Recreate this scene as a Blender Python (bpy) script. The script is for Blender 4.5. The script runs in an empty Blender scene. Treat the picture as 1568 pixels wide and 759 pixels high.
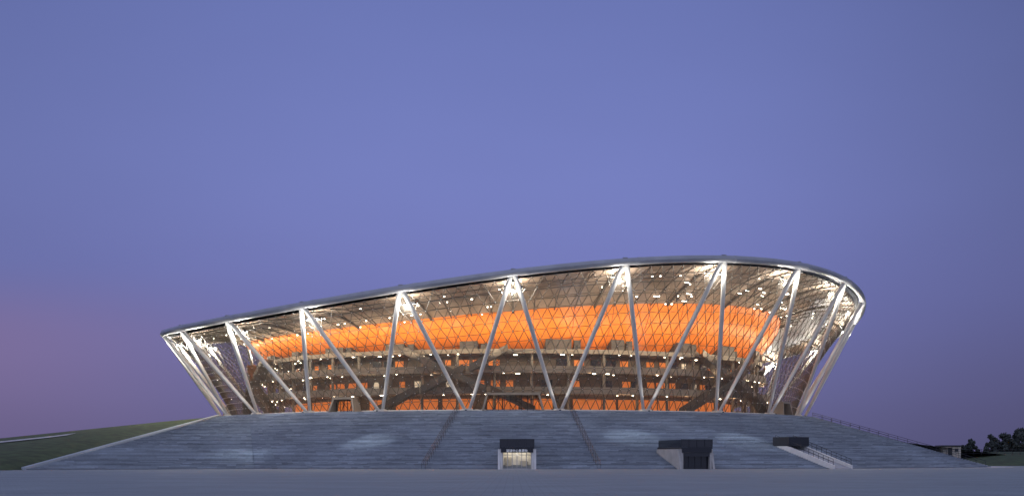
import bpy, math, random
from math import sin, cos, pi, radians, sqrt
from mathutils import Vector, Matrix
random.seed(7)
S = bpy.context.scene
S.view_settings.view_transform = 'Standard'
S.view_settings.look = 'None'
S.view_settings.exposure = 0

# ------------------------------------------------------------------ materials
def mat(name, col, rough=0.6, metal=0.0, emis=None, es=0.0, noise=0.0, nscale=1.0, bump=0.0, stretch=None):
    m = bpy.data.materials.new(name); m.use_nodes = True
    nt = m.node_tree; b = nt.nodes['Principled BSDF']
    b.inputs['Base Color'].default_value = (*col, 1)
    b.inputs['Roughness'].default_value = rough
    b.inputs['Metallic'].default_value = metal
    if emis:
        b.inputs['Emission Color'].default_value = (*emis, 1)
        b.inputs['Emission Strength'].default_value = es
    if noise or bump:
        tc = nt.nodes.new('ShaderNodeTexCoord')
        mp = nt.nodes.new('ShaderNodeMapping')
        if stretch: mp.inputs['Scale'].default_value = stretch
        nt.links.new(tc.outputs['Object'], mp.inputs[0])
        n = nt.nodes.new('ShaderNodeTexNoise'); n.inputs['Scale'].default_value = nscale
        n.inputs['Detail'].default_value = 6
        nt.links.new(mp.outputs[0], n.inputs['Vector'])
        if noise:
            r = nt.nodes.new('ShaderNodeMapRange')
            r.inputs[1].default_value = 0.3; r.inputs[2].default_value = 0.7
            r.inputs[3].default_value = 1 - noise; r.inputs[4].default_value = 1 + noise
            nt.links.new(n.outputs['Fac'], r.inputs[0])
            mx = nt.nodes.new('ShaderNodeVectorMath'); mx.operation = 'SCALE'
            mx.inputs[0].default_value = col
            nt.links.new(r.outputs[0], mx.inputs['Scale'])
            nt.links.new(mx.outputs[0], b.inputs['Base Color'])
        if bump:
            bp = nt.nodes.new('ShaderNodeBump'); bp.inputs['Strength'].default_value = bump
            nt.links.new(n.outputs['Fac'], bp.inputs['Height'])
            nt.links.new(bp.outputs[0], b.inputs['Normal'])
    return m

M_steel = mat('painted_steel', (0.46, 0.455, 0.45), 0.45, 0.05, noise=0.06, nscale=0.8)
M_ring = mat('ring_steel', (0.36, 0.36, 0.38), 0.4, 0.2, noise=0.1, nscale=0.4)
M_cable = mat('cable_steel', (0.07, 0.06, 0.052), 0.5, 0.1)
M_rib = mat('rib_steel', (0.08, 0.065, 0.055), 0.6, 0.1)
M_dark = mat('dark_metal', (0.03, 0.032, 0.04), 0.4, 0.4)
M_darkglass = mat('dark_glass', (0.02, 0.022, 0.03), 0.12)
M_soffit = mat('soffit_panels', (0.24, 0.18, 0.14), 0.6, noise=0.25, nscale=0.25)
M_orange = mat('orange_cladding', (0.90, 0.235, 0.026), 0.5, noise=0.16, nscale=0.2)
M_conc = mat('concrete', (0.42, 0.40, 0.37), 0.8, noise=0.15, nscale=0.6)
M_gal = mat('gallery_wall', (0.16, 0.125, 0.10), 0.8, noise=0.3, nscale=0.3)
M_slab = mat('gallery_slab', (0.22, 0.185, 0.15), 0.7, noise=0.15, nscale=0.5)
M_roof = mat('roof_sheet', (0.35, 0.36, 0.4), 0.6, noise=0.1, nscale=0.2)
M_white = mat('white_plaster', (0.72, 0.70, 0.66), 0.8, noise=0.08, nscale=1.0)
M_lampw = mat('lamp_lens', (0.8, 0.8, 0.8), 0.5, emis=(1, 0.93, 0.8), es=14)
M_lampflood = mat('flood_lens', (0.8, 0.8, 0.8), 0.5, emis=(1, 0.98, 0.86), es=60)
M_strip = mat('gallery_striplight', (0.8, 0.8, 0.8), 0.5, emis=(1, 0.86, 0.66), es=18)
M_doorlit = mat('lit_orange_room', (0.8, 0.25, 0.05), 0.6, emis=(1, 0.25, 0.045), es=0.40, noise=0.2, nscale=0.5)
M_roomlit = mat('lit_white_room', (0.7, 0.6, 0.5), 0.6, emis=(1, 0.8, 0.55), es=0.6)
M_grass = mat('grass', (0.032, 0.050, 0.017), 1.0, noise=0.5, nscale=0.5, bump=0.6)
M_pathc = mat('path_concrete', (0.36, 0.36, 0.38), 0.9, noise=0.15, nscale=0.4)
M_leaf = mat('foliage', (0.045, 0.054, 0.050), 1.0, noise=0.5, nscale=0.3)  # distance haze mixed into the leaf colour, lighter and greyer
M_bark = mat('bark', (0.05, 0.04, 0.035), 1.0, noise=0.3, nscale=2)
M_text = mat('sign_letters', (0.8, 0.8, 0.8), 0.5, emis=(0.8, 0.85, 1.0), es=0.3)

# glass
M_glass = bpy.data.materials.new('facade_glass'); M_glass.use_nodes = True
nt = M_glass.node_tree; nt.nodes.clear()
o = nt.nodes.new('ShaderNodeOutputMaterial')
tr = nt.nodes.new('ShaderNodeBsdfTransparent'); tr.inputs[0].default_value = (0.92, 0.91, 0.88, 1)
gl = nt.nodes.new('ShaderNodeBsdfGlossy'); gl.inputs['Roughness'].default_value = 0.05
gl.inputs[0].default_value = (0.8, 0.85, 0.9, 1)
df = nt.nodes.new('ShaderNodeBsdfDiffuse'); df.inputs[0].default_value = (0.6, 0.58, 0.54, 1)
tl = nt.nodes.new('ShaderNodeBsdfTranslucent'); tl.inputs[0].default_value = (0.65, 0.6, 0.54, 1)
m0 = nt.nodes.new('ShaderNodeMixShader'); m0.inputs[0].default_value = 0.6
m1 = nt.nodes.new('ShaderNodeMixShader'); m1.inputs[0].default_value = 0.08
m2 = nt.nodes.new('ShaderNodeMixShader'); m2.inputs[0].default_value = 0.04
nt.links.new(df.outputs[0], m0.inputs[1]); nt.links.new(tl.outputs[0], m0.inputs[2])
nt.links.new(tr.outputs[0], m1.inputs[1]); nt.links.new(m0.outputs[0], m1.inputs[2])
nt.links.new(m1.outputs[0], m2.inputs[1]); nt.links.new(gl.outputs[0], m2.inputs[2])
nt.links.new(m2.outputs[0], o.inputs[0])

# stair stone: per-block attribute tone
M_stone = bpy.data.materials.new('stair_granite'); M_stone.use_nodes = True
nt = M_stone.node_tree; b = nt.nodes['Principled BSDF']; b.inputs['Roughness'].default_value = 0.75
at = nt.nodes.new('ShaderNodeAttribute'); at.attribute_name = 'tone'
tc = nt.nodes.new('ShaderNodeTexCoord')
n1 = nt.nodes.new('ShaderNodeTexNoise'); n1.inputs['Scale'].default_value = 0.07; n1.inputs['Detail'].default_value = 5
n2 = nt.nodes.new('ShaderNodeTexNoise'); n2.inputs['Scale'].default_value = 2.5; n2.inputs['Detail'].default_value = 4
nt.links.new(tc.outputs['Object'], n1.inputs['Vector']); nt.links.new(tc.outputs['Object'], n2.inputs['Vector'])
def mathn(nt, op, a, bb, cc=None):
    n = nt.nodes.new('ShaderNodeMath'); n.operation = op
    for i, v in enumerate((a, bb, cc)):
        if v is None: continue
        if isinstance(v, (int, float)): n.inputs[i].default_value = v
        else: nt.links.new(v, n.inputs[i])
    return n.outputs[0]
a1 = mathn(nt, 'MULTIPLY_ADD', n1.outputs['Fac'], 0.7, 0.65)
a2 = mathn(nt, 'MULTIPLY_ADD', n2.outputs['Fac'], 0.4, 0.8)
a3 = mathn(nt, 'MULTIPLY', a1, a2)
a4 = mathn(nt, 'MULTIPLY', a3, at.outputs['Fac'])
vs = nt.nodes.new('ShaderNodeVectorMath'); vs.operation = 'SCALE'; vs.inputs[0].default_value = (0.335, 0.37, 0.41)
nt.links.new(a4, vs.inputs['Scale']); nt.links.new(vs.outputs[0], b.inputs['Base Color'])

# ground paving
M_ground = bpy.data.materials.new('plaza_paving'); M_ground.use_nodes = True
nt = M_ground.node_tree; b = nt.nodes['Principled BSDF']; b.inputs['Roughness'].default_value = 0.6
tc = nt.nodes.new('ShaderNodeTexCoord')
br = nt.nodes.new('ShaderNodeTexBrick'); br.inputs['Scale'].default_value = 0.5
br.inputs['Color1'].default_value = (0.175, 0.20, 0.21, 1); br.inputs['Color2'].default_value = (0.21, 0.235, 0.245, 1)
br.inputs['Mortar'].default_value = (0.13, 0.14, 0.15, 1); br.inputs['Mortar Size'].default_value = 0.012
nt.links.new(tc.outputs['Object'], br.inputs['Vector'])
n1 = nt.nodes.new('ShaderNodeTexNoise'); n1.inputs['Scale'].default_value = 0.12; n1.inputs['Detail'].default_value = 8
nt.links.new(tc.outputs['Object'], n1.inputs['Vector'])
k = mathn(nt, 'MULTIPLY_ADD', n1.outputs['Fac'], 0.9, 0.6)
vs = nt.nodes.new('ShaderNodeVectorMath'); vs.operation = 'SCALE'
nt.links.new(br.outputs['Color'], vs.inputs[0]); nt.links.new(k, vs.inputs['Scale'])
nt.links.new(vs.outputs[0], b.inputs['Base Color'])
rr = mathn(nt, 'MULTIPLY_ADD', n1.outputs['Fac'], 0.3, 0.6)
nt.links.new(rr, b.inputs['Roughness'])

# ------------------------------------------------------------------ mesh builder
class MB:
    def __init__(s): s.v = []; s.f = []; s.m = []; s.tone = []
    def quad(s, a, b, c, d, mi=0, tone=1.0):
        n = len(s.v); s.v += [tuple(a), tuple(b), tuple(c), tuple(d)]
        s.f.append((n, n+1, n+2, n+3)); s.m.append(mi); s.tone.append(tone)
    def hexa(s, p, mi=0):
        n = len(s.v); s.v += [tuple(q) for q in p]
        for f in ((3,2,1,0),(4,5,6,7),(0,1,5,4),(1,2,6,5),(2,3,7,6),(3,0,4,7)):
            s.f.append(tuple(n+i for i in f)); s.m.append(mi); s.tone.append(1)
    def box(s, x0, x1, y0, y1, z0, z1, mi=0, M=None):
        p = [Vector(q) for q in ((x0,y0,z0),(x1,y0,z0),(x1,y1,z0),(x0,y1,z0),(x0,y0,z1),(x1,y0,z1),(x1,y1,z1),(x0,y1,z1))]
        if M: p = [M @ q for q in p]
        s.hexa(p, mi)
    def tube(s, a, b, ra, rb=None, n=6, mi=0, caps=True):
        a = Vector(a); b = Vector(b); rb = ra if rb is None else rb
        d = (b-a)
        if d.length < 1e-6: return
        d.normalize(); u = d.orthogonal().normalized(); w = d.cross(u)
        k = len(s.v)
        for (c, r) in ((a, ra), (b, rb)):
            for i in range(n):
                t = 2*pi*(i+0.5)/n; s.v.append(tuple(c + u*cos(t)*r + w*sin(t)*r))
        for i in range(n):
            j = (i+1) % n; s.f.append((k+i, k+j, k+n+j, k+n+i)); s.m.append(mi); s.tone.append(1)
        if caps:
            s.f.append(tuple(k+n-1-i for i in range(n))); s.m.append(mi); s.tone.append(1)
            s.f.append(tuple(k+n+i for i in range(n))); s.m.append(mi); s.tone.append(1)
    def grid(s, rows, mi=0):
        k = len(s.v); nc = len(rows[0])
        for r in rows: s.v += [tuple(p) for p in r]
        for i in range(len(rows)-1):
            for j in range(nc-1):
                a = k+i*nc+j; s.f.append((a, a+1, a+nc+1, a+nc)); s.m.append(mi); s.tone.append(1)
    def obj(s, name, mats, parent=None, smooth=False, tone=False):
        me = bpy.data.meshes.new(name); me.from_pydata(s.v, [], s.f)
        for m in mats: me.materials.append(m)
        me.polygons.foreach_set('material_index', s.m)
        if smooth: me.polygons.foreach_set('use_smooth', [True]*len(s.f))
        if tone:
            at = me.attributes.new('tone', 'FLOAT', 'FACE'); at.data.foreach_set('value', s.tone)
        me.update()
        ob = bpy.data.objects.new(name, me); S.collection.objects.link(ob)
        if parent: ob.parent = parent
        return ob
def empty(name, loc=(0,0,0)):
    e = bpy.data.objects.new(name, None); e.location = loc; S.collection.objects.link(e); return e
def light(name, kind, loc, power, col, parent, radius=0.2, target=None, angle=60, blend=0.6):
    l = bpy.data.lights.new(name, kind); l.energy = power; l.color = col
    l.shadow_soft_size = radius
    if kind == 'SPOT': l.spot_size = radians(angle); l.spot_blend = blend
    ob = bpy.data.objects.new(name, l); ob.location = loc; S.collection.objects.link(ob)
    if target is not None:
        ob.rotation_euler = (Vector(target)-Vector(loc)).to_track_quat('-Z', 'Y').to_euler()
    if parent: ob.parent = parent
    return ob
def P(r, ph, z): return Vector((r*sin(ph), -r*cos(ph), z))

# ------------------------------------------------------------------ dimensions
HP = 10.7; R = 78.5; RB = 66.0
def zr(ph): return 31.5 + 3.5*cos(ph) + 1.63*sin(ph) + 4.05*sin(2*ph)
def zo(ph): return 29.8 + 2.15*sin(ph) + 1.3*sin(2*ph)
ZB = 22.9
def bowl(ph, t): return P(53.5 + 7.1*(1-(1-t)**1.9), ph, ZB + (zo(ph)+0.3-ZB)*t)

arena = empty('basketball_arena')

# ring beam
NR = 288; rb = 0.68; b = MB(); rows = []
for i in range(NR+1):
    ph = 2*pi*i/NR; c = P(R, ph, zr(ph)); out = Vector((sin(ph), -cos(ph), 0))
    rows.append([c + out*rb*cos(t) + Vector((0,0,1))*rb*sin(t) for t in [2*pi*j/14 for j in range(15)]])
b.grid(rows)
b.obj('ring_beam', [M_ring], arena, smooth=True)
b = MB()
for i in range(24):
    ph = radians(15*i + 2.0)
    a = P(R, ph-0.004, zr(ph-0.004)); c = P(R, ph+0.004, zr(ph+0.004))
    b.tube(a, c, rb+0.05, n=14)
    ph = radians(15*i)
    c = P(R, ph, zr(ph)+rb)
    Mx = Matrix.Translation(c) @ Matrix.Rotation(ph, 4, 'Z')
    b.box(-0.4, 0.4, -0.3, 0.3, -0.05, 0.12, 0, Mx)
rows = []
for i in range(NR+1):
    ph = 2*pi*i/NR
    rows.append([P(R-0.9, ph, zr(ph)-0.2), P(R-0.9, ph, zr(ph)+0.42), P(R-1.5, ph, zr(ph)+0.42), P(R-1.5, ph, zr(ph)-0.2)])
b.grid(rows)
b.obj('ring_collars', [M_ring], arena)

# roof
b = MB(); rows = []
for j in range(14):
    f = j/13; r = (R-1.2)*(1-f) + 0.5*f
    rows.append([P(r, 2*pi*i/120, 31.0 + (zr(2*pi*i/120)-31.0)*(r/R)**2 + 0.0) for i in range(121)])
b.grid(rows); b.obj('roof', [M_roof], arena, smooth=True)

# V columns
b = MB(); bs = MB()
for i in range(24):
    ph = radians(15*i)
    for s_ in (-1, 1):
        pb = radians(15*i + 7.5*s_); base = P(RB, pb - s_*0.007, HP+0.25)
        tt = P(R-0.1, ph + s_*0.0045, zr(ph)-0.35)
        mid = tt.lerp(base, 0.5)
        b.tube(tt, mid, 0.44, 0.42, n=16, caps=False); b.tube(mid, base, 0.42, 0.30, n=16, caps=False)
    pb = radians(15*i+7.5)
    Mx = Matrix.Translation(P(RB, pb, HP)) @ Matrix.Rotation(pb, 4, 'Z')
    bs.hexa([Mx @ Vector(q) for q in ((-1.3,-0.9,0),(1.3,-0.9,0),(1.3,0.9,0),(-1.3,0.9,0),(-0.9,-0.5,0.45),(0.9,-0.5,0.45),(0.9,0.5,0.45),(-0.9,0.5,0.45))])
b.obj('v_columns', [M_steel], arena, smooth=True); bs.obj('column_bases', [M_conc], arena)

# cable net + glass
NU = 216; NV = 13
def net(ui, vi):
    ph = 2*pi*ui/NU; t = vi/NV
    zt = zr(ph) - 0.9; r = 63.6 + (76.9-63.6)*t - 1.6*4*t*(1-t)
    return P(r, ph, HP+0.3 + (zt-HP-0.3)*t)
b = MB(); g = MB(); d = MB()
for v in range(NV+1):
    for u in range(NU):
        o_ = 0.5*(v % 2)
        p = net(u+o_, v)
        if v > 0: b.tube(p, net(u+1+o_, v), 0.045, n=4, caps=False)
        if v < NV:
            l = u-0.5+o_; rgt = u+0.5+o_
            b.tube(p, net(l, v+1), 0.06, n=4, caps=False)
            b.tube(p, net(rgt, v+1), 0.06, n=4, caps=False)
        if 0 < v: 
            out = Vector((p.x, p.y, 0)).normalized()
            d.tube(p-out*0.1, p+out*0.14, 0.08, n=6)
rows = []
for v in range(NV*2+1):
    rows.append([net(u*1.0, v*0.5) for u in range(NU+1)])
g.grid(rows)
b.obj('cable_net', [M_cable], arena); d.obj('net_nodes', [M_steel], arena)
g.obj('facade_glazing', [M_glass], arena, smooth=True)
b = MB()
for i in range(NU):
    b.tube(net(i, 0)-Vector((0,0,0.1)), net(i+1, 0)-Vector((0,0,0.1)), 0.16, n=6, caps=False)
b.obj('facade_sill', [M_steel], arena)

# soffit
def soff(f, ph, dz=0):
    r = 76.6 + (60.6-76.6)*f
    return P(r, ph, (zr(ph)-0.9)*(1-f)+(zo(ph)+0.15)*f + 1.1*sin(pi*f)+dz)
b = MB()
b.grid([[soff(j/7, 2*pi*i/180) for i in range(181)] for j in range(8)])
b.obj('soffit', [M_soffit], arena, smooth=True)
b = MB(); L = MB()
for i in range(96):
    ph = 2*pi*i/96
    for f in range(6):
        b.tube(soff(f/6, ph, -0.35), soff((f+1)/6, ph, -0.35), 0.11 if i % 4 else 0.26, n=5, caps=False)
for f in (0.25, 0.5, 0.75):
    for i in range(192):
        b.tube(soff(f, 2*pi*i/192, -0.4), soff(f, 2*pi*(i+1)/192, -0.4), 0.09, n=4, caps=False)
b.obj('soffit_ribs', [M_rib], arena)
for i in range(120):
    ph = random.uniform(0, 2*pi); f = random.choice((0.3, 0.55, 0.8, 0.95))
    c = soff(f, ph, -0.65)
    Mx = Matrix.Translation(c) @ Matrix.Rotation(ph + random.uniform(-0.3, 0.3), 4, 'Z')
    w = random.choice((0.08, 0.11, 0.16)); 
    L.box(-w, w, -0.1, 0.1, -0.07, 0.07, 0, Mx)
for i in range(20):
    ph = radians(random.uniform(25, 75)); f = random.uniform(0.5, 0.95)
    c = soff(f, ph, -0.6); Mx = Matrix.Translation(c) @ Matrix.Rotation(ph+0.25, 4, 'Z')
    L.box(-0.8, 0.8, -0.05, 0.05, -0.04, 0.04, 0, Mx)
L.obj('soffit_downlights', [M_lampw], arena)

# orange bowl
b = MB()
b.grid([[bowl(2*pi*i/240, j/12) for i in range(241)] for j in range(13)])
b.obj('seating_bowl', [M_orange], arena, smooth=True)
b = MB()
for i in range(48):
    ph = 2*pi*(i+0.5)/48
    pts = [bowl(ph, k/8) + Vector((0.06*sin(ph), -0.06*cos(ph), 0)) for k in range(9)]
    for a, c in zip(pts, pts[1:]): b.tube(a, c, 0.06, n=4, caps=False)
b.obj('bowl_seams', [mat('seam', (0.5, 0.12, 0.02), 0.6)], arena)

# galleries
b = MB()
def ringband(b, r0, r1, z0, z1, mi, n=144):
    for i in range(n):
        a = 2*pi*i/n; c = 2*pi*(i+1)/n
        b.hexa([P(r1,a,z0), P(r1,c,z0), P(r0,c,z0), P(r0,a,z0), P(r1,a,z1), P(r1,c,z1), P(r0,c,z1), P(r0,a,z1)], mi)
levels = [(14.7, 58.5), (18.8, 57.5), (22.6, 56.6)]
for z, r in levels:
    ringband(b, 50.2, r, z-0.45, z, 0)
    ringband(b, r-0.15, r+0.02, z+0.02, z+0.9 if z < 22 else z+0.4, 2)
ringband(b, 49.6, 50.0, HP, 23.4, 1)
for i in range(48):
    ph = radians(7.5*i+3.75)
    b.tube(P(55.5, ph, HP), P(55.5, ph, 22.2), 0.3, n=10, mi=0)
b.obj('galleries', [M_slab, M_gal, M_slab], arena)
b = MB()
zs = [HP, 14.7, 18.8]
for li, z in enumerate(zs):
    for i in range(96):
        ph = 2*pi*i/96 + random.uniform(-0.01, 0.01)
        k = random.random()
        Mx = Matrix.Translation(P(50.15, ph, z)) @ Matrix.Rotation(ph, 4, 'Z')
        if li == 0:
            if k < 0.85: b.box(-1.5, 1.5, -0.12, 0.08, 0.05, 2.9, 0, Mx)
        elif k < 0.36: b.box(-random.uniform(0.5, 1.2), random.uniform(0.5, 1.2), -0.12, 0.08, 0.05, 2.5, 0, Mx)
        elif k < 0.40: b.box(-0.6, 0.6, -0.12, 0.08, 0.05, 2.5, 1, Mx)
        elif k < 0.7: b.box(-1.1, 1.1, -0.10, 0.08, 0.05, 2.6, 2, Mx)
b.obj('gallery_doors', [M_doorlit, M_roomlit, M_darkglass], arena)
b = MB()
for z, r in levels:
    for i in range(120):
        if random.random() < 0.5: continue
        ph = 2*pi*(i+random.random()*0.5)/120
        Mx = Matrix.Translation(P(r-random.choice((0.6, 2.5, 4)), ph, z-0.55)) @ Matrix.Rotation(ph, 4, 'Z')
        w = random.choice((0.1, 0.15, 0.4)); b.box(-w, w, -0.05, 0.05, -0.05, 0.05, 0, Mx)
b.obj('gallery_striplights', [M_strip], arena)
b = MB()
for k, ph in enumerate([radians(15*i-7 + random.uniform(-3, 3)) for i in range(24)]):
    Mx = Matrix.Translation(P(56.3, ph, 22.62)) @ Matrix.Rotation(ph, 4, 'Z')
    w = random.uniform(1.3, 2.6)
    b.box(-w, w, -0.2, 3, 0.02, 1.8+random.random()*1.0, 0, Mx)
    b.box(w+0.6, w+1.9, 0.2, 3, 0.02, 1.3+random.random(), 0, Mx)
b.obj('vomitory_boxes', [M_rib], arena)
b = MB()
def istair(ph0, z0, ph1, z1, r):
    n = 14
    for i in range(n):
        f0 = i/n; f1 = (i+1)/n; a = ph0+(ph1-ph0)*f0; c = ph0+(ph1-ph0)*f1
        za = z0+(z1-z0)*f0; zc = z0+(z1-z0)*f1
        for (ra, rb2, h0, h1) in ((r-2.2, r, -0.35, 0.05), (r, r+0.12, -0.35, 1.05), (r-2.3, r-2.2, -0.35, 1.05)):
            b.hexa([P(rb2,a,za+h0), P(rb2,c,zc+h0), P(ra,c,zc+h0), P(ra,a,za+h0), P(rb2,a,za+h1), P(rb2,c,zc+h1), P(ra,c,zc+h1), P(ra,a,za+h1)])
for base in range(-180, 180, 30):
    s_ = 1 if (base//30) % 2 else -1
    a0 = radians(base + 4)
    istair(a0, HP, a0 + s_*radians(8), 14.7, 61.2)
    istair(a0 + s_*radians(9), 14.7, a0 + s_*radians(17), 18.8, 60.8)
    istair(a0 + s_*radians(18), 18.8, a0 + s_*radians(25), 22.6, 60.2)
b.obj('interior_stairs', [M_rib], arena)

# entrance portals
b = MB()
for phd, w in ((0, 5.9), (-30, 3.2), (60, 3.0), (180, 5.9), (120, 3), (-90, 3)):
    ph = radians(phd); Mx = Matrix.Translation(P(65.2, ph, HP)) @ Matrix.Rotation(ph, 4, 'Z')
    H = 3.0 if w > 4 else 2.5
    for sx in (-1, 1):
        x0, x1 = sx*(w), sx*(w-0.4)
        xa, xb = sorted((x0, x1)); ta, tb = sorted((x0-sx*0.8, x1-sx*0.8))
        b.hexa([Mx @ Vector(q) for q in ((xa,-1.2,0.02),(xb,-1.2,0.02),(xb,1.2,0.02),(xa,1.2,0.02),(ta,-0.8,H),(tb,-0.8,H),(tb,1.2,H),(ta,1.2,H))], 0)
    b.box(-w+0.8, w-0.8, -0.8, 1.2, H+0.003, H+0.42, 0, Mx)
    n = int(w*1.6)
    for i in range(n+1):
        x = -w+1.0 + (2*w-2.0)*i/n; b.box(x-0.05, x+0.05, 0.3, 0.42, 0.02, H-0.02, 1, Mx)
    b.box(-w+1.0, w-1.0, 0.28, 0.44, 2.2, 2.3, 1, Mx)
b.obj('entrance_portals', [M_slab, M_dark], arena)

# arena lamps
fl = MB(); LG = arena
for i in range(24):
    ph = radians(15*i)
    for s_ in (-1, 1):
        c = P(75.6, ph + s_*0.018, zr(ph)-2.2)
        Mx = Matrix.Translation(c) @ Matrix.Rotation(ph, 4, 'Z') @ Matrix.Rotation(radians(35), 4, 'X')
        fl.box(-0.45, 0.45, -0.16, 0.16, -0.25, 0.25, 0, Mx)
        fl.box(-0.40, 0.40, -0.10, 0.10, -0.29, -0.252, 1, Mx)
    light('floodlight', 'POINT', P(78.6, ph, zr(ph)-3.4), 650, (1, 0.96, 0.86), LG, 0.2)
    light('floodlight_inner', 'POINT', P(75.2, ph, zr(ph)-3.0), 6000, (1, 0.93, 0.80), LG, 0.4)
    pb = radians(15*i+7.5)
    fl.tube(P(RB+1.5, pb, HP+0.02), P(RB+1.5, pb, HP+0.22), 0.18, n=10, mi=0)
    light('column_uplight', 'SPOT', P(RB+1.8, pb, HP+0.4), 1200, (1, 0.94, 0.84), LG, 0.12, target=P(RB+4.5, pb, HP+12), angle=80)
    pw = radians(15*i+7.5)
    for q_ in (-3.75, 3.75):
        pq = radians(15*i+7.5+q_)
        light('bowl_washer', 'SPOT', P(63.0, pq, 22.9), 1500, (1, 0.82, 0.55), LG, 0.3, target=P(57, pq, 28.0), angle=155, blend=0.4)
    light('gallery_lamp', 'POINT', P(57.5, pw, 13.6), 240, (1, 0.62, 0.34), LG, 0.15)
    light('gallery_lamp', 'POINT', P(57.5, ph, 17.8), 210, (1, 0.70, 0.42), LG, 0.15)
fl.obj('floodlight_housings', [M_dark, M_lampflood], arena)
for phd, tx, ty in ((-15, -25, -84), (15, 21, -84), (-30, -46, -84), (30, 42, -78)):
    ph = radians(phd)
    light('plinth_spot', 'SPOT', P(79.6, ph, zr(ph)-1.2), 85000, (0.85, 0.92, 1.0), LG, 0.3, target=(tx, ty, 6), angle=23, blend=1.0)

# ------------------------------------------------------------------ stairs
RT, RF = 68.0, 105.0
N = 60
cols = []
nf = 22
F2 = Vector((-74.0, -122.0)); F1 = Vector((105*sin(radians(-24.5)), -105*cos(radians(-24.5))))
for i in range(nf):
    f = i/nf; ph = radians(-66 + 14*f)
    cols.append((Vector((RT*sin(ph), -RT*cos(ph))), F2.lerp(F1, f)))
a = -52.0
while a <= 112:
    th = a if a > 20 else -24.5 + (a+52)*(44.5/72)
    ph = radians(a); t2 = radians(th)
    cols.append((Vector((RT*sin(ph), -RT*cos(ph))), Vector((RF*sin(t2), -RF*cos(t2)))))
    a += 1.0
b = MB()
rowt = 1
for i in range(N):
    t0 = i/N; t1 = (i+1)/N; z0 = HP*t0; z1 = HP*t1
    rowt = 1 + random.uniform(-0.06, 0.06) + (-0.17 if i % 4 == 0 else 0.05)
    tone = 1.0
    for j in range(len(cols)-1):
        if random.random() < 0.6: tone = rowt*(1 + random.choice((-1, 1))*random.random()**2*0.26)
        def q(c, t, z): 
            p = c[1].lerp(c[0], t); return (p.x, p.y, z)
        A, B = cols[j], cols[j+1]
        e = 0.0016; tn = tone*(1.12 if j < nf else 1.0)  # left flank toned lighter, its brighter lighting painted into the stone
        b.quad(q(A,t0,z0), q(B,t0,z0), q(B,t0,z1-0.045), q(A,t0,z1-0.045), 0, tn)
        b.quad(q(A,t0,z1-0.045), q(B,t0,z1-0.045), q(B,t0-e,z1-0.045), q(A,t0-e,z1-0.045), 0, tn*0.6)  # underside of nosing toned darker, overhang shadow painted into the stone
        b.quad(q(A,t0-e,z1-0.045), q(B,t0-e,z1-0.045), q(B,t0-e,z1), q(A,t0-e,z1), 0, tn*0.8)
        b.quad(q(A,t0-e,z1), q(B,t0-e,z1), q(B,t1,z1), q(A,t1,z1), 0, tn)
for i in range(120):
    a0 = 2*pi*i/120; a1 = 2*pi*(i+1)/120
    b.quad(P(48, a0, HP-0.004), P(48, a1, HP-0.004), P(RT+0.01, a1, HP-0.004), P(RT+0.01, a0, HP-0.004), 0, 0.9)
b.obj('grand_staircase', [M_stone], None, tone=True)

# wing wall
b = MB()
T2 = cols[0][0]; n = 20
dirw = (T2-F2).normalized(); side = Vector((dirw.y, -dirw.x))
def W(f, off, z):
    p = F2.lerp(T2, f) + side*off; return (p.x, p.y, z)
for i in range(n):
    f0 = i/n; f1 = (i+1)/n
    b.hexa([W(f0,-0.45,-0.2), W(f0,0.25,-0.2), W(f1,0.25,HP*f1-1.0), W(f1,-0.45,HP*f1-1.0),
            W(f0,-0.45,HP*f0+0.45), W(f0,0.25,HP*f0+0.45), W(f1,0.25,HP*f1+0.45), W(f1,-0.45,HP*f1+0.45)])
b.obj('wing_wall', [M_stone], tone=True)

def surf_z(x, y):
    r = sqrt(x*x+y*y); return max(0, min(HP, (RF-r)/(RF-RT)*HP))
def rail(p0, p1, name='stair_handrail', double=True):
    b = MB(); p0 = Vector(p0); p1 = Vector(p1); n = 18
    offs = (-0.3, 0.3) if double else (0,)
    dd = (p1-p0).normalized(); sd = Vector((dd.y, -dd.x))
    for o_ in offs:
        pts = []
        for i in range(n+1):
            p = p0.lerp(p1, i/n) + sd*o_
            z = surf_z(p.x, p.y); pts.append(Vector((p.x, p.y, z)))
        for i, p in enumerate(pts):
            b.tube(p, p+Vector((0,0,1.05)), 0.03, n=5)
            if i < n:
                for h, rr_ in ((1.05, 0.04), (0.6, 0.02)):
                    b.tube(p+Vector((0,0,h)), pts[i+1]+Vector((0,0,h)), rr_, n=5)
    return b.obj(name, [M_dark])
rail((-14.6, -104), (-10.3, -67.5)); rail((14.0, -104), (10.8, -67.5))
for phd in (72, 84):
    ph = radians(phd); rail(P(104, ph, 0).xy, P(68.2, ph, 0).xy, double=(phd == 72))

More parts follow.
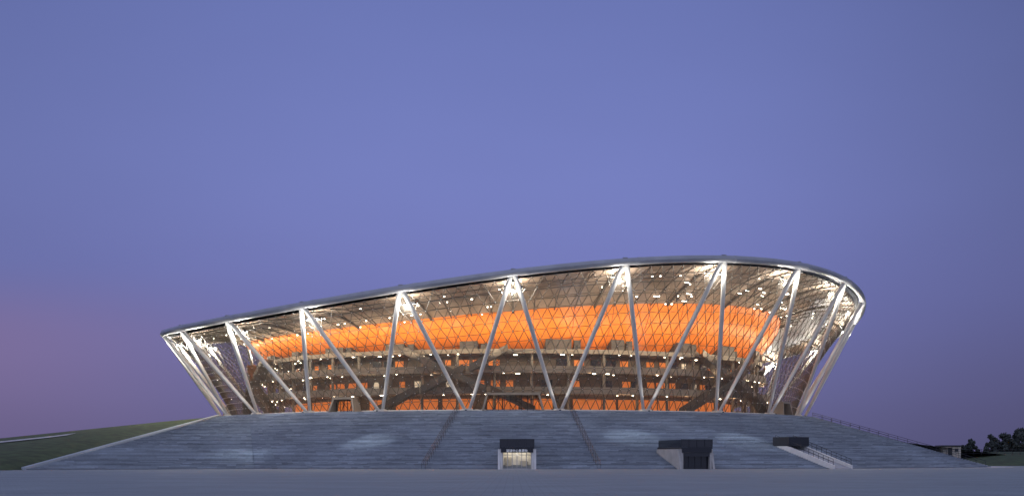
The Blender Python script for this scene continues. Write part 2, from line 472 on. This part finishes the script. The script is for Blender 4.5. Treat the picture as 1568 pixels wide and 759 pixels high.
# ------------------------------------------------------------------ kiosks
def kiosk(phd, depth, lit, name):
    e = empty(name); ph = radians(phd)
    Mx = Matrix.Translation(P(105.4, ph, 0)) @ Matrix.Rotation(ph, 4, 'Z')
    b = MB()
    for sx in (-1, 1):
        xa, xb = sorted((sx*2.35, sx*2.75))
        b.box(xa, xb, -0.4, depth, -0.1, 3.35, 0, Mx)
        xa, xb = sorted((sx*2.76, sx*3.1))
        b.hexa([Mx @ Vector(q) for q in ((xa,-0.9,0),(xb,-0.9,0),(xb,depth,0),(xa,depth,0),(xa,0.1,3.3),(xb,0.1,3.3),(xb,depth,3.3),(xa,depth,3.3))], 0)
    b.obj('cheek_walls', [M_white if lit else M_conc], e)
    b = MB()
    b.box(-2.78, 2.78, -0.55, depth+0.4, 3.36, 3.66, 0, Mx)
    b.box(-2.6, 2.6, -0.62, -0.3, 2.75, 3.355, 0, Mx)
    b.obj('canopy', [M_dark], e)
    b = MB()
    for (x0, x1, y0, y1) in ((-2.75, 2.75, -0.5, -0.44), (-2.75, -2.69, -0.43, depth), (2.69, 2.75, -0.43, depth)):
        b.box(x0, x1, y0, y1, 3.67, 4.85, 0, Mx)
    for x in (-2.78, -1.4, 0, 1.4, 2.78): b.box(x-0.03, x+0.03, -0.56, -0.505, 3.67, 4.95, 1, Mx)
    b.box(-2.8, 2.8, -0.57, -0.42, 4.86, 4.95, 1, Mx)
    b.obj('roof_parapet', [M_darkglass, M_dark], e)
    b = MB()
    if lit:
        for i in range(7):
            x = -2.3 + 4.6*i/6; b.box(x-0.06, x+0.06, 0.3, 0.42, 0.0, 2.74, 0, Mx)
        b.box(-2.34, 2.34, 0.28, 0.44, 2.3, 2.4, 0, Mx); b.box(-2.34, 2.34, 0.28, 0.44, 0, 0.18, 0, Mx)
        b.box(-2.34, 2.34, 2.4, 2.5, 0, 2.74, 1, Mx)
        b.box(-1.9, -0.9, 2.2, 2.35, 0, 2.0, 2, Mx); b.box(0.6, 1.7, 2.1, 2.3, 0, 1.4, 2, Mx)
        light('lobby_lamp', 'POINT', Mx @ Vector((-1.1, 1.3, 2.5)), 38, (1, 0.88, 0.68), e, 0.2)
        light('lobby_lamp', 'POINT', Mx @ Vector((1.1, 1.3, 2.5)), 38, (1, 0.88, 0.68), e, 0.2)
        light('door_downlight', 'POINT', Mx @ Vector((0, -0.2, 2.6)), 18, (1, 0.92, 0.8), e, 0.1)
    else:
        for i in range(5):
            x = -2.3 + 4.6*i/4; b.box(x-0.05, x+0.05, 0.25, 0.3, 0.0, 2.74, 0, Mx)
        b.box(-2.34, 2.34, 0.32, 0.4, 0, 2.74, 1, Mx)
        b.box(-2.34, 2.34, -0.42, 0.2, 2.1, 2.74, 1, Mx)
    b.obj('doors', [M_steel, M_white, M_conc] if lit else [M_dark, M_darkglass], e)
    if lit:
        cu = bpy.data.curves.new('sign_text', 'FONT'); cu.body = '篮球中心售票处'; cu.size = 0.5; cu.extrude = 0.02
        cu.align_x = 'CENTER'; t = bpy.data.objects.new('sign_text', cu); S.collection.objects.link(t)
        t.matrix_world = Mx @ Matrix.Translation((0, -0.66, 2.85)) @ Matrix.Rotation(pi/2, 4, 'X'); cu.materials.append(M_text)
        t.parent = e
    return e
kiosk(0.35, 14, True, 'entrance_pavilion')
kiosk(16.6, 9.5, False, 'entrance_pavilion')

e = empty('sunken_stair_entrance'); ph = radians(32.3)
Mx = Matrix.Translation(P(105.3, ph, 0)) @ Matrix.Rotation(ph, 4, 'Z')
b = MB()
for sx in (-1, 1):
    xa, xb = sorted((sx*1.9, sx*2.3)); Ln = 14
    b.hexa([Mx @ Vector(q) for q in ((xa,-1,-0.1),(xb,-1,-0.1),(xb,Ln,2.6),(xa,Ln,2.6),(xa,-1,0.6),(xb,-1,0.6),(xb,Ln,HP*Ln/37+0.95),(xa,Ln,HP*Ln/37+0.95))])
b.obj('side_walls', [M_white], e)
b = MB()
b.hexa([Mx @ Vector(q) for q in ((-1.88,-1,-0.1),(1.88,-1,-0.1),(1.88,14,2.6),(-1.88,14,2.6),(-1.88,-1,0.1),(1.88,-1,0.1),(1.88,14,HP*14/37+0.2),(-1.88,14,HP*14/37+0.2))])
b.obj('ramp', [M_pathc], e)
b = MB()
for sx in (-2.1, 2.1):
    prev = None
    for i in range(13):
        y = -0.8 + 14.6*i/12; z = 0.6 + (HP*14/37+0.35)*(y+1)/15
        p = Mx @ Vector((sx, y, z)); b.tube(p, p+Vector((0,0,1.0)), 0.04, n=5)
        if prev:
            for h in (1.0, 0.5): b.tube(prev+Vector((0,0,h)), p+Vector((0,0,h)), 0.04, n=5)
        prev = p
b.box(-2.4, 2.4, 10.0, 14.2, 4.0, 5.6, 0, Mx)
b.obj('railings', [M_dark], e)

# ------------------------------------------------------------------ ground, grass, path
b = MB(); b.quad((-6000,-900,0),(6000,-900,0),(6000,9000,0),(-6000,9000,0))
b.obj('ground', [M_ground])
b = MB()
def foot(j, off):
    c = cols[j][1]; nn = c.normalized(); return c + nn*off
for j in range(len(cols)-1):
    a0 = foot(j, 0.05); a1 = foot(j+1, 0.05); c0 = foot(j, 4.5); c1 = foot(j+1, 4.5)
    b.quad((a0.x,a0.y,0.03), (c0.x,c0.y,0.03), (c1.x,c1.y,0.03), (a1.x,a1.y,0.03))
    b.quad((c0.x,c0.y,0.0), (c1.x,c1.y,0.0), (c1.x,c1.y,0.03), (c0.x,c0.y,0.03))
b.obj('pavement', [M_pathc])

prof = [(68, 10.7), (80, 9.5), (96, 7.7), (112, 5.9), (130, 4.1), (150, 2.3), (175, 0.8), (210, -0.05), (300, -0.3)]
foots = [(-74, -122.2), (-76, -128), (-80, -137), (-88, -148), (-102, -160), (-125, -175), (-150, -190), (-190, -205), (-300, -220)]
b = MB(); rows = []
for (r, z), fp in zip(prof, foots):
    tp = P(r, radians(-66), z); row = []
    for k_ in range(19):
        f = k_/18; x = fp[0]+(tp.x-fp[0])*f; y = fp[1]+(tp.y-fp[1])*f
        zz = z*(f if r < 70 else (f + 0.08*sin(pi*f)))
        row.append((x - (0.2 if r < 70 else 0), y, max(zz, 0.02) if z > 0 else zz))
    rows.append(row)
b.grid(rows)
rows = []
for r, z in prof:
    rows.append([P(r + (0.0 if r > 69 else 0.02), radians(-66 - k_*4), z) for k_ in range(46)])
b.grid(rows)
hill = b.obj('grass_hill', [M_grass], smooth=True)
b = MB()
def hp(r, f):
    for i in range(len(prof)-1):
        if prof[i][0] <= r <= prof[i+1][0]:
            u = (r-prof[i][0])/(prof[i+1][0]-prof[i][0]); z = prof[i][1]*(1-u)+prof[i+1][1]*u
            fx = foots[i][0]*(1-u)+foots[i+1][0]*u; fy = foots[i][1]*(1-u)+foots[i+1][1]*u
            tp = P(r, radians(-66), z)
            return Vector((fx+(tp.x-fx)*f, fy+(tp.y-fy)*f, z*(f+0.08*sin(pi*f))+0.12))
pts = [(92, 0.70), (96, 0.66), (104, 0.60), (112, 0.55), (122, 0.50), (140, 0.46), (165, 0.42)]
for (r0, f0), (r1, f1) in zip(pts, pts[1:]):
    b.quad(hp(r0, f0-0.04), hp(r1, f1-0.04), hp(r1, f1+0.04), hp(r0, f0+0.04))
b.obj('footpath', [M_pathc])

b = MB(); rows = []
for j in range(9):
    f = j/8; row = []
    for i in range(25):
        x = 96 + 260*i/24; h = 3.4*min(1, i/3)*sin(pi*min(1, max(0, f)))**0.6 * (1+0.15*sin(i*1.7))
        row.append((x + 6*sin(j), 20 + 110*f, h - 0.05))
    rows.append(row)
b.grid(rows); b.obj('embankment', [M_grass], smooth=True)
e = empty('service_building')
b = MB(); b.box(113, 118, 52, 57, 1.5, 5.0, 0); b.obj('walls', [M_conc], e)
b = MB(); b.box(112.6, 118.4, 51.6, 57.4, 5.003, 5.3, 0); b.box(114.6, 115.7, 51.9, 51.99, 2.6, 4.7, 0); b.box(116.4, 117.3, 51.9, 51.99, 3.6, 4.5, 1)
b.obj('roof_and_door', [M_dark, M_darkglass], e)
b = MB(); prev = None
for i in range(26):
    p = Vector((105+2.0*i, 44, 2.6)); b.tube(p, p+Vector((0,0,1.6)), 0.05, n=4)
    if prev:
        for h in (1.55, 1.0, 0.5): b.tube(prev+Vector((0,0,h)), p+Vector((0,0,h)), 0.035, n=4)
    prev = p
b.obj('metal_fence', [M_dark])

# trees
b = MB()
def tree(x, y, z, H):
    b.tube((x,y,z), (x+random.uniform(-.3,.3),y,z+H*0.55), 0.28, 0.12, n=7, mi=1)
    for k_ in range(5):
        a = random.uniform(0, 2*pi); z0 = z+H*random.uniform(0.25, 0.5)
        b.tube((x,y,z0), (x+cos(a)*H*0.22, y+sin(a)*H*0.22, z0+H*0.22), 0.11, 0.04, n=5, mi=1)
    for k_ in range(20):
        a = random.uniform(0, 2*pi); hh = random.uniform(0.05, 1.0)
        rad = H*0.32*(1-abs(hh-0.45)*1.1)*random.uniform(0.4, 1.1)
        c = Vector((x+cos(a)*rad, y+sin(a)*rad, z+H*(0.10+0.87*hh))); s_ = H*random.uniform(0.06, 0.12)
        for q_ in range(60):
            d_ = Vector((random.gauss(0,1), random.gauss(0,1), random.gauss(0,0.8))); d_ = d_.normalized()*s_*random.uniform(0.4, 1.15)
            p = c+d_; u = Vector((random.gauss(0,1), random.gauss(0,1), random.gauss(0,1))).normalized()*0.30
            w = u.orthogonal().normalized()*0.28
            b.quad(p-u-w, p+u-w*0.6, p+u+w, p-u*0.7+w, 0)
for i in range(42):
    x = 144 + i*1.7 + random.uniform(-1.5, 1.5); H = (6.0 + min(6.4, i*0.4))*random.uniform(0.82, 1.12)
    tree(x, 125 + random.uniform(-10, 30), 0.8, H)
b.obj('tree_line', [M_leaf, M_bark])

# ------------------------------------------------------------------ world / sky
w = bpy.data.worlds.new('World'); S.world = w; w.use_nodes = True
nt = w.node_tree; bg = nt.nodes['Background']; out = nt.nodes['World Output']
tc = nt.nodes.new('ShaderNodeTexCoord'); sp = nt.nodes.new('ShaderNodeSeparateXYZ')
nt.links.new(tc.outputs['Generated'], sp.inputs[0])
def lin(c): return tuple((v/255/12.92 if v/255 <= 0.04045 else ((v/255+0.055)/1.055)**2.4) for v in c)
cr = nt.nodes.new('ShaderNodeValToRGB'); cr.color_ramp.interpolation = 'B_SPLINE'
stops = [(0.0, (95, 94, 135)), (0.04, (104, 104, 152)), (0.10, (113, 118, 181)), (0.17, (118, 128, 192)), (0.26, (109, 121, 184)), (0.34, (100, 112, 173)), (0.55, (125, 138, 192)), (1.0, (168, 178, 215))]
els = cr.color_ramp.elements
els[0].position = 0; els[0].color = (*lin(stops[0][1]), 1)
els[1].position = 1; els[1].color = (*lin(stops[-1][1]), 1)
for p, c in stops[1:-1]:
    el = els.new(p); el.color = (*lin(c), 1)
nt.links.new(sp.outputs['Z'], cr.inputs[0])
gx = nt.nodes.new('ShaderNodeMapRange'); gx.interpolation_type = 'SMOOTHSTEP'
gx.inputs[1].default_value = -0.10; gx.inputs[2].default_value = -0.36; gx.inputs[3].default_value = 0; gx.inputs[4].default_value = 0.6
nt.links.new(sp.outputs['X'], gx.inputs[0])
gz = nt.nodes.new('ShaderNodeValToRGB'); gz.color_ramp.interpolation = 'EASE'
ge = gz.color_ramp.elements; ge[0].position = 0.0; ge[0].color = (0.35,)*3+(1,); ge[1].position = 0.125; ge[1].color = (0, 0, 0, 1)
e2 = ge.new(0.075); e2.color = (0.72, 0.72, 0.72, 1)
nt.links.new(sp.outputs['Z'], gz.inputs[0])
gf = mathn(nt, 'MULTIPLY', gx.outputs[0], gz.outputs[0])
mx = nt.nodes.new('ShaderNodeMixRGB'); mx.inputs[2].default_value = (*lin((152, 122, 164)), 1)
nt.links.new(gf, mx.inputs[0]); nt.links.new(cr.outputs[0], mx.inputs[1])
dx = nt.nodes.new('ShaderNodeMapRange'); dx.interpolation_type = 'SMOOTHSTEP'
dx.inputs[1].default_value = 0.08; dx.inputs[2].default_value = 0.42; dx.inputs[3].default_value = 1; dx.inputs[4].default_value = 0.58
nt.links.new(sp.outputs['X'], dx.inputs[0])
dl = nt.nodes.new('ShaderNodeMapRange'); dl.interpolation_type = 'SMOOTHSTEP'
dl.inputs[1].default_value = -0.05; dl.inputs[2].default_value = -0.40; dl.inputs[3].default_value = 1; dl.inputs[4].default_value = 0.80
nt.links.new(sp.outputs['X'], dl.inputs[0])
dy = nt.nodes.new('ShaderNodeMapRange'); dy.interpolation_type = 'SMOOTHSTEP'   # unseen paler brightening added behind the viewer to lift light on the stairs
dy.inputs[1].default_value = 0.5; dy.inputs[2].default_value = -0.6; dy.inputs[3].default_value = 0; dy.inputs[4].default_value = 0.8
nt.links.new(sp.outputs['Y'], dy.inputs[0])
ns = nt.nodes.new('ShaderNodeTexNoise'); ns.inputs['Scale'].default_value = 3.0; ns.inputs['Detail'].default_value = 3
mpn = nt.nodes.new('ShaderNodeMapping'); mpn.inputs['Scale'].default_value = (1, 1, 3)
nt.links.new(tc.outputs['Generated'], mpn.inputs[0]); nt.links.new(mpn.outputs[0], ns.inputs['Vector'])
nk = mathn(nt, 'MULTIPLY_ADD', ns.outputs['Fac'], 0.16, 0.92)
k1 = mathn(nt, 'MULTIPLY', dx.outputs[0], dl.outputs[0]); k2 = mathn(nt, 'MULTIPLY', k1, nk)
vs = nt.nodes.new('ShaderNodeVectorMath'); vs.operation = 'SCALE'
nt.links.new(mx.outputs[0], vs.inputs[0]); nt.links.new(k2, vs.inputs['Scale'])
my = nt.nodes.new('ShaderNodeMixRGB'); my.inputs[2].default_value = (0.50, 0.55, 0.80, 1)
nt.links.new(dy.outputs[0], my.inputs[0]); nt.links.new(vs.outputs[0], my.inputs[1])
nt.links.new(my.outputs[0], bg.inputs[0]); bg.inputs[1].default_value = 1.0
sky = nt.nodes.new('ShaderNodeTexSky'); sky.sky_type = 'NISHITA'; sky.sun_disc = False
sky.sun_elevation = radians(0.5); sky.sun_rotation = radians(-80)
bg2 = nt.nodes.new('ShaderNodeBackground'); bg2.inputs[1].default_value = 0.006
nt.links.new(sky.outputs[0], bg2.inputs[0])
ad = nt.nodes.new('ShaderNodeAddShader'); nt.links.new(bg.outputs[0], ad.inputs[0]); nt.links.new(bg2.outputs[0], ad.inputs[1])
nt.links.new(ad.outputs[0], out.inputs[0])

sl = bpy.data.lights.new('sun', 'SUN'); sl.energy = 0.04; sl.angle = radians(10); sl.color = (1, 0.7, 0.7)
so = bpy.data.objects.new('sun', sl); S.collection.objects.link(so)
so.rotation_euler = Vector((0.98, 0.15, -0.08)).to_track_quat('-Z', 'Y').to_euler()

# ------------------------------------------------------------------ camera
cam = bpy.data.cameras.new('camera'); co = bpy.data.objects.new('camera', cam); S.collection.objects.link(co)
co.location = (0, -357, 1.7); co.rotation_euler = (radians(90), 0, 0)
cam.sensor_width = 36; cam.lens = 36*2377/1568; cam.shift_y = 322.5/1568; cam.shift_x = -0.001
cam.clip_start = 0.5; cam.clip_end = 20000
S.camera = co
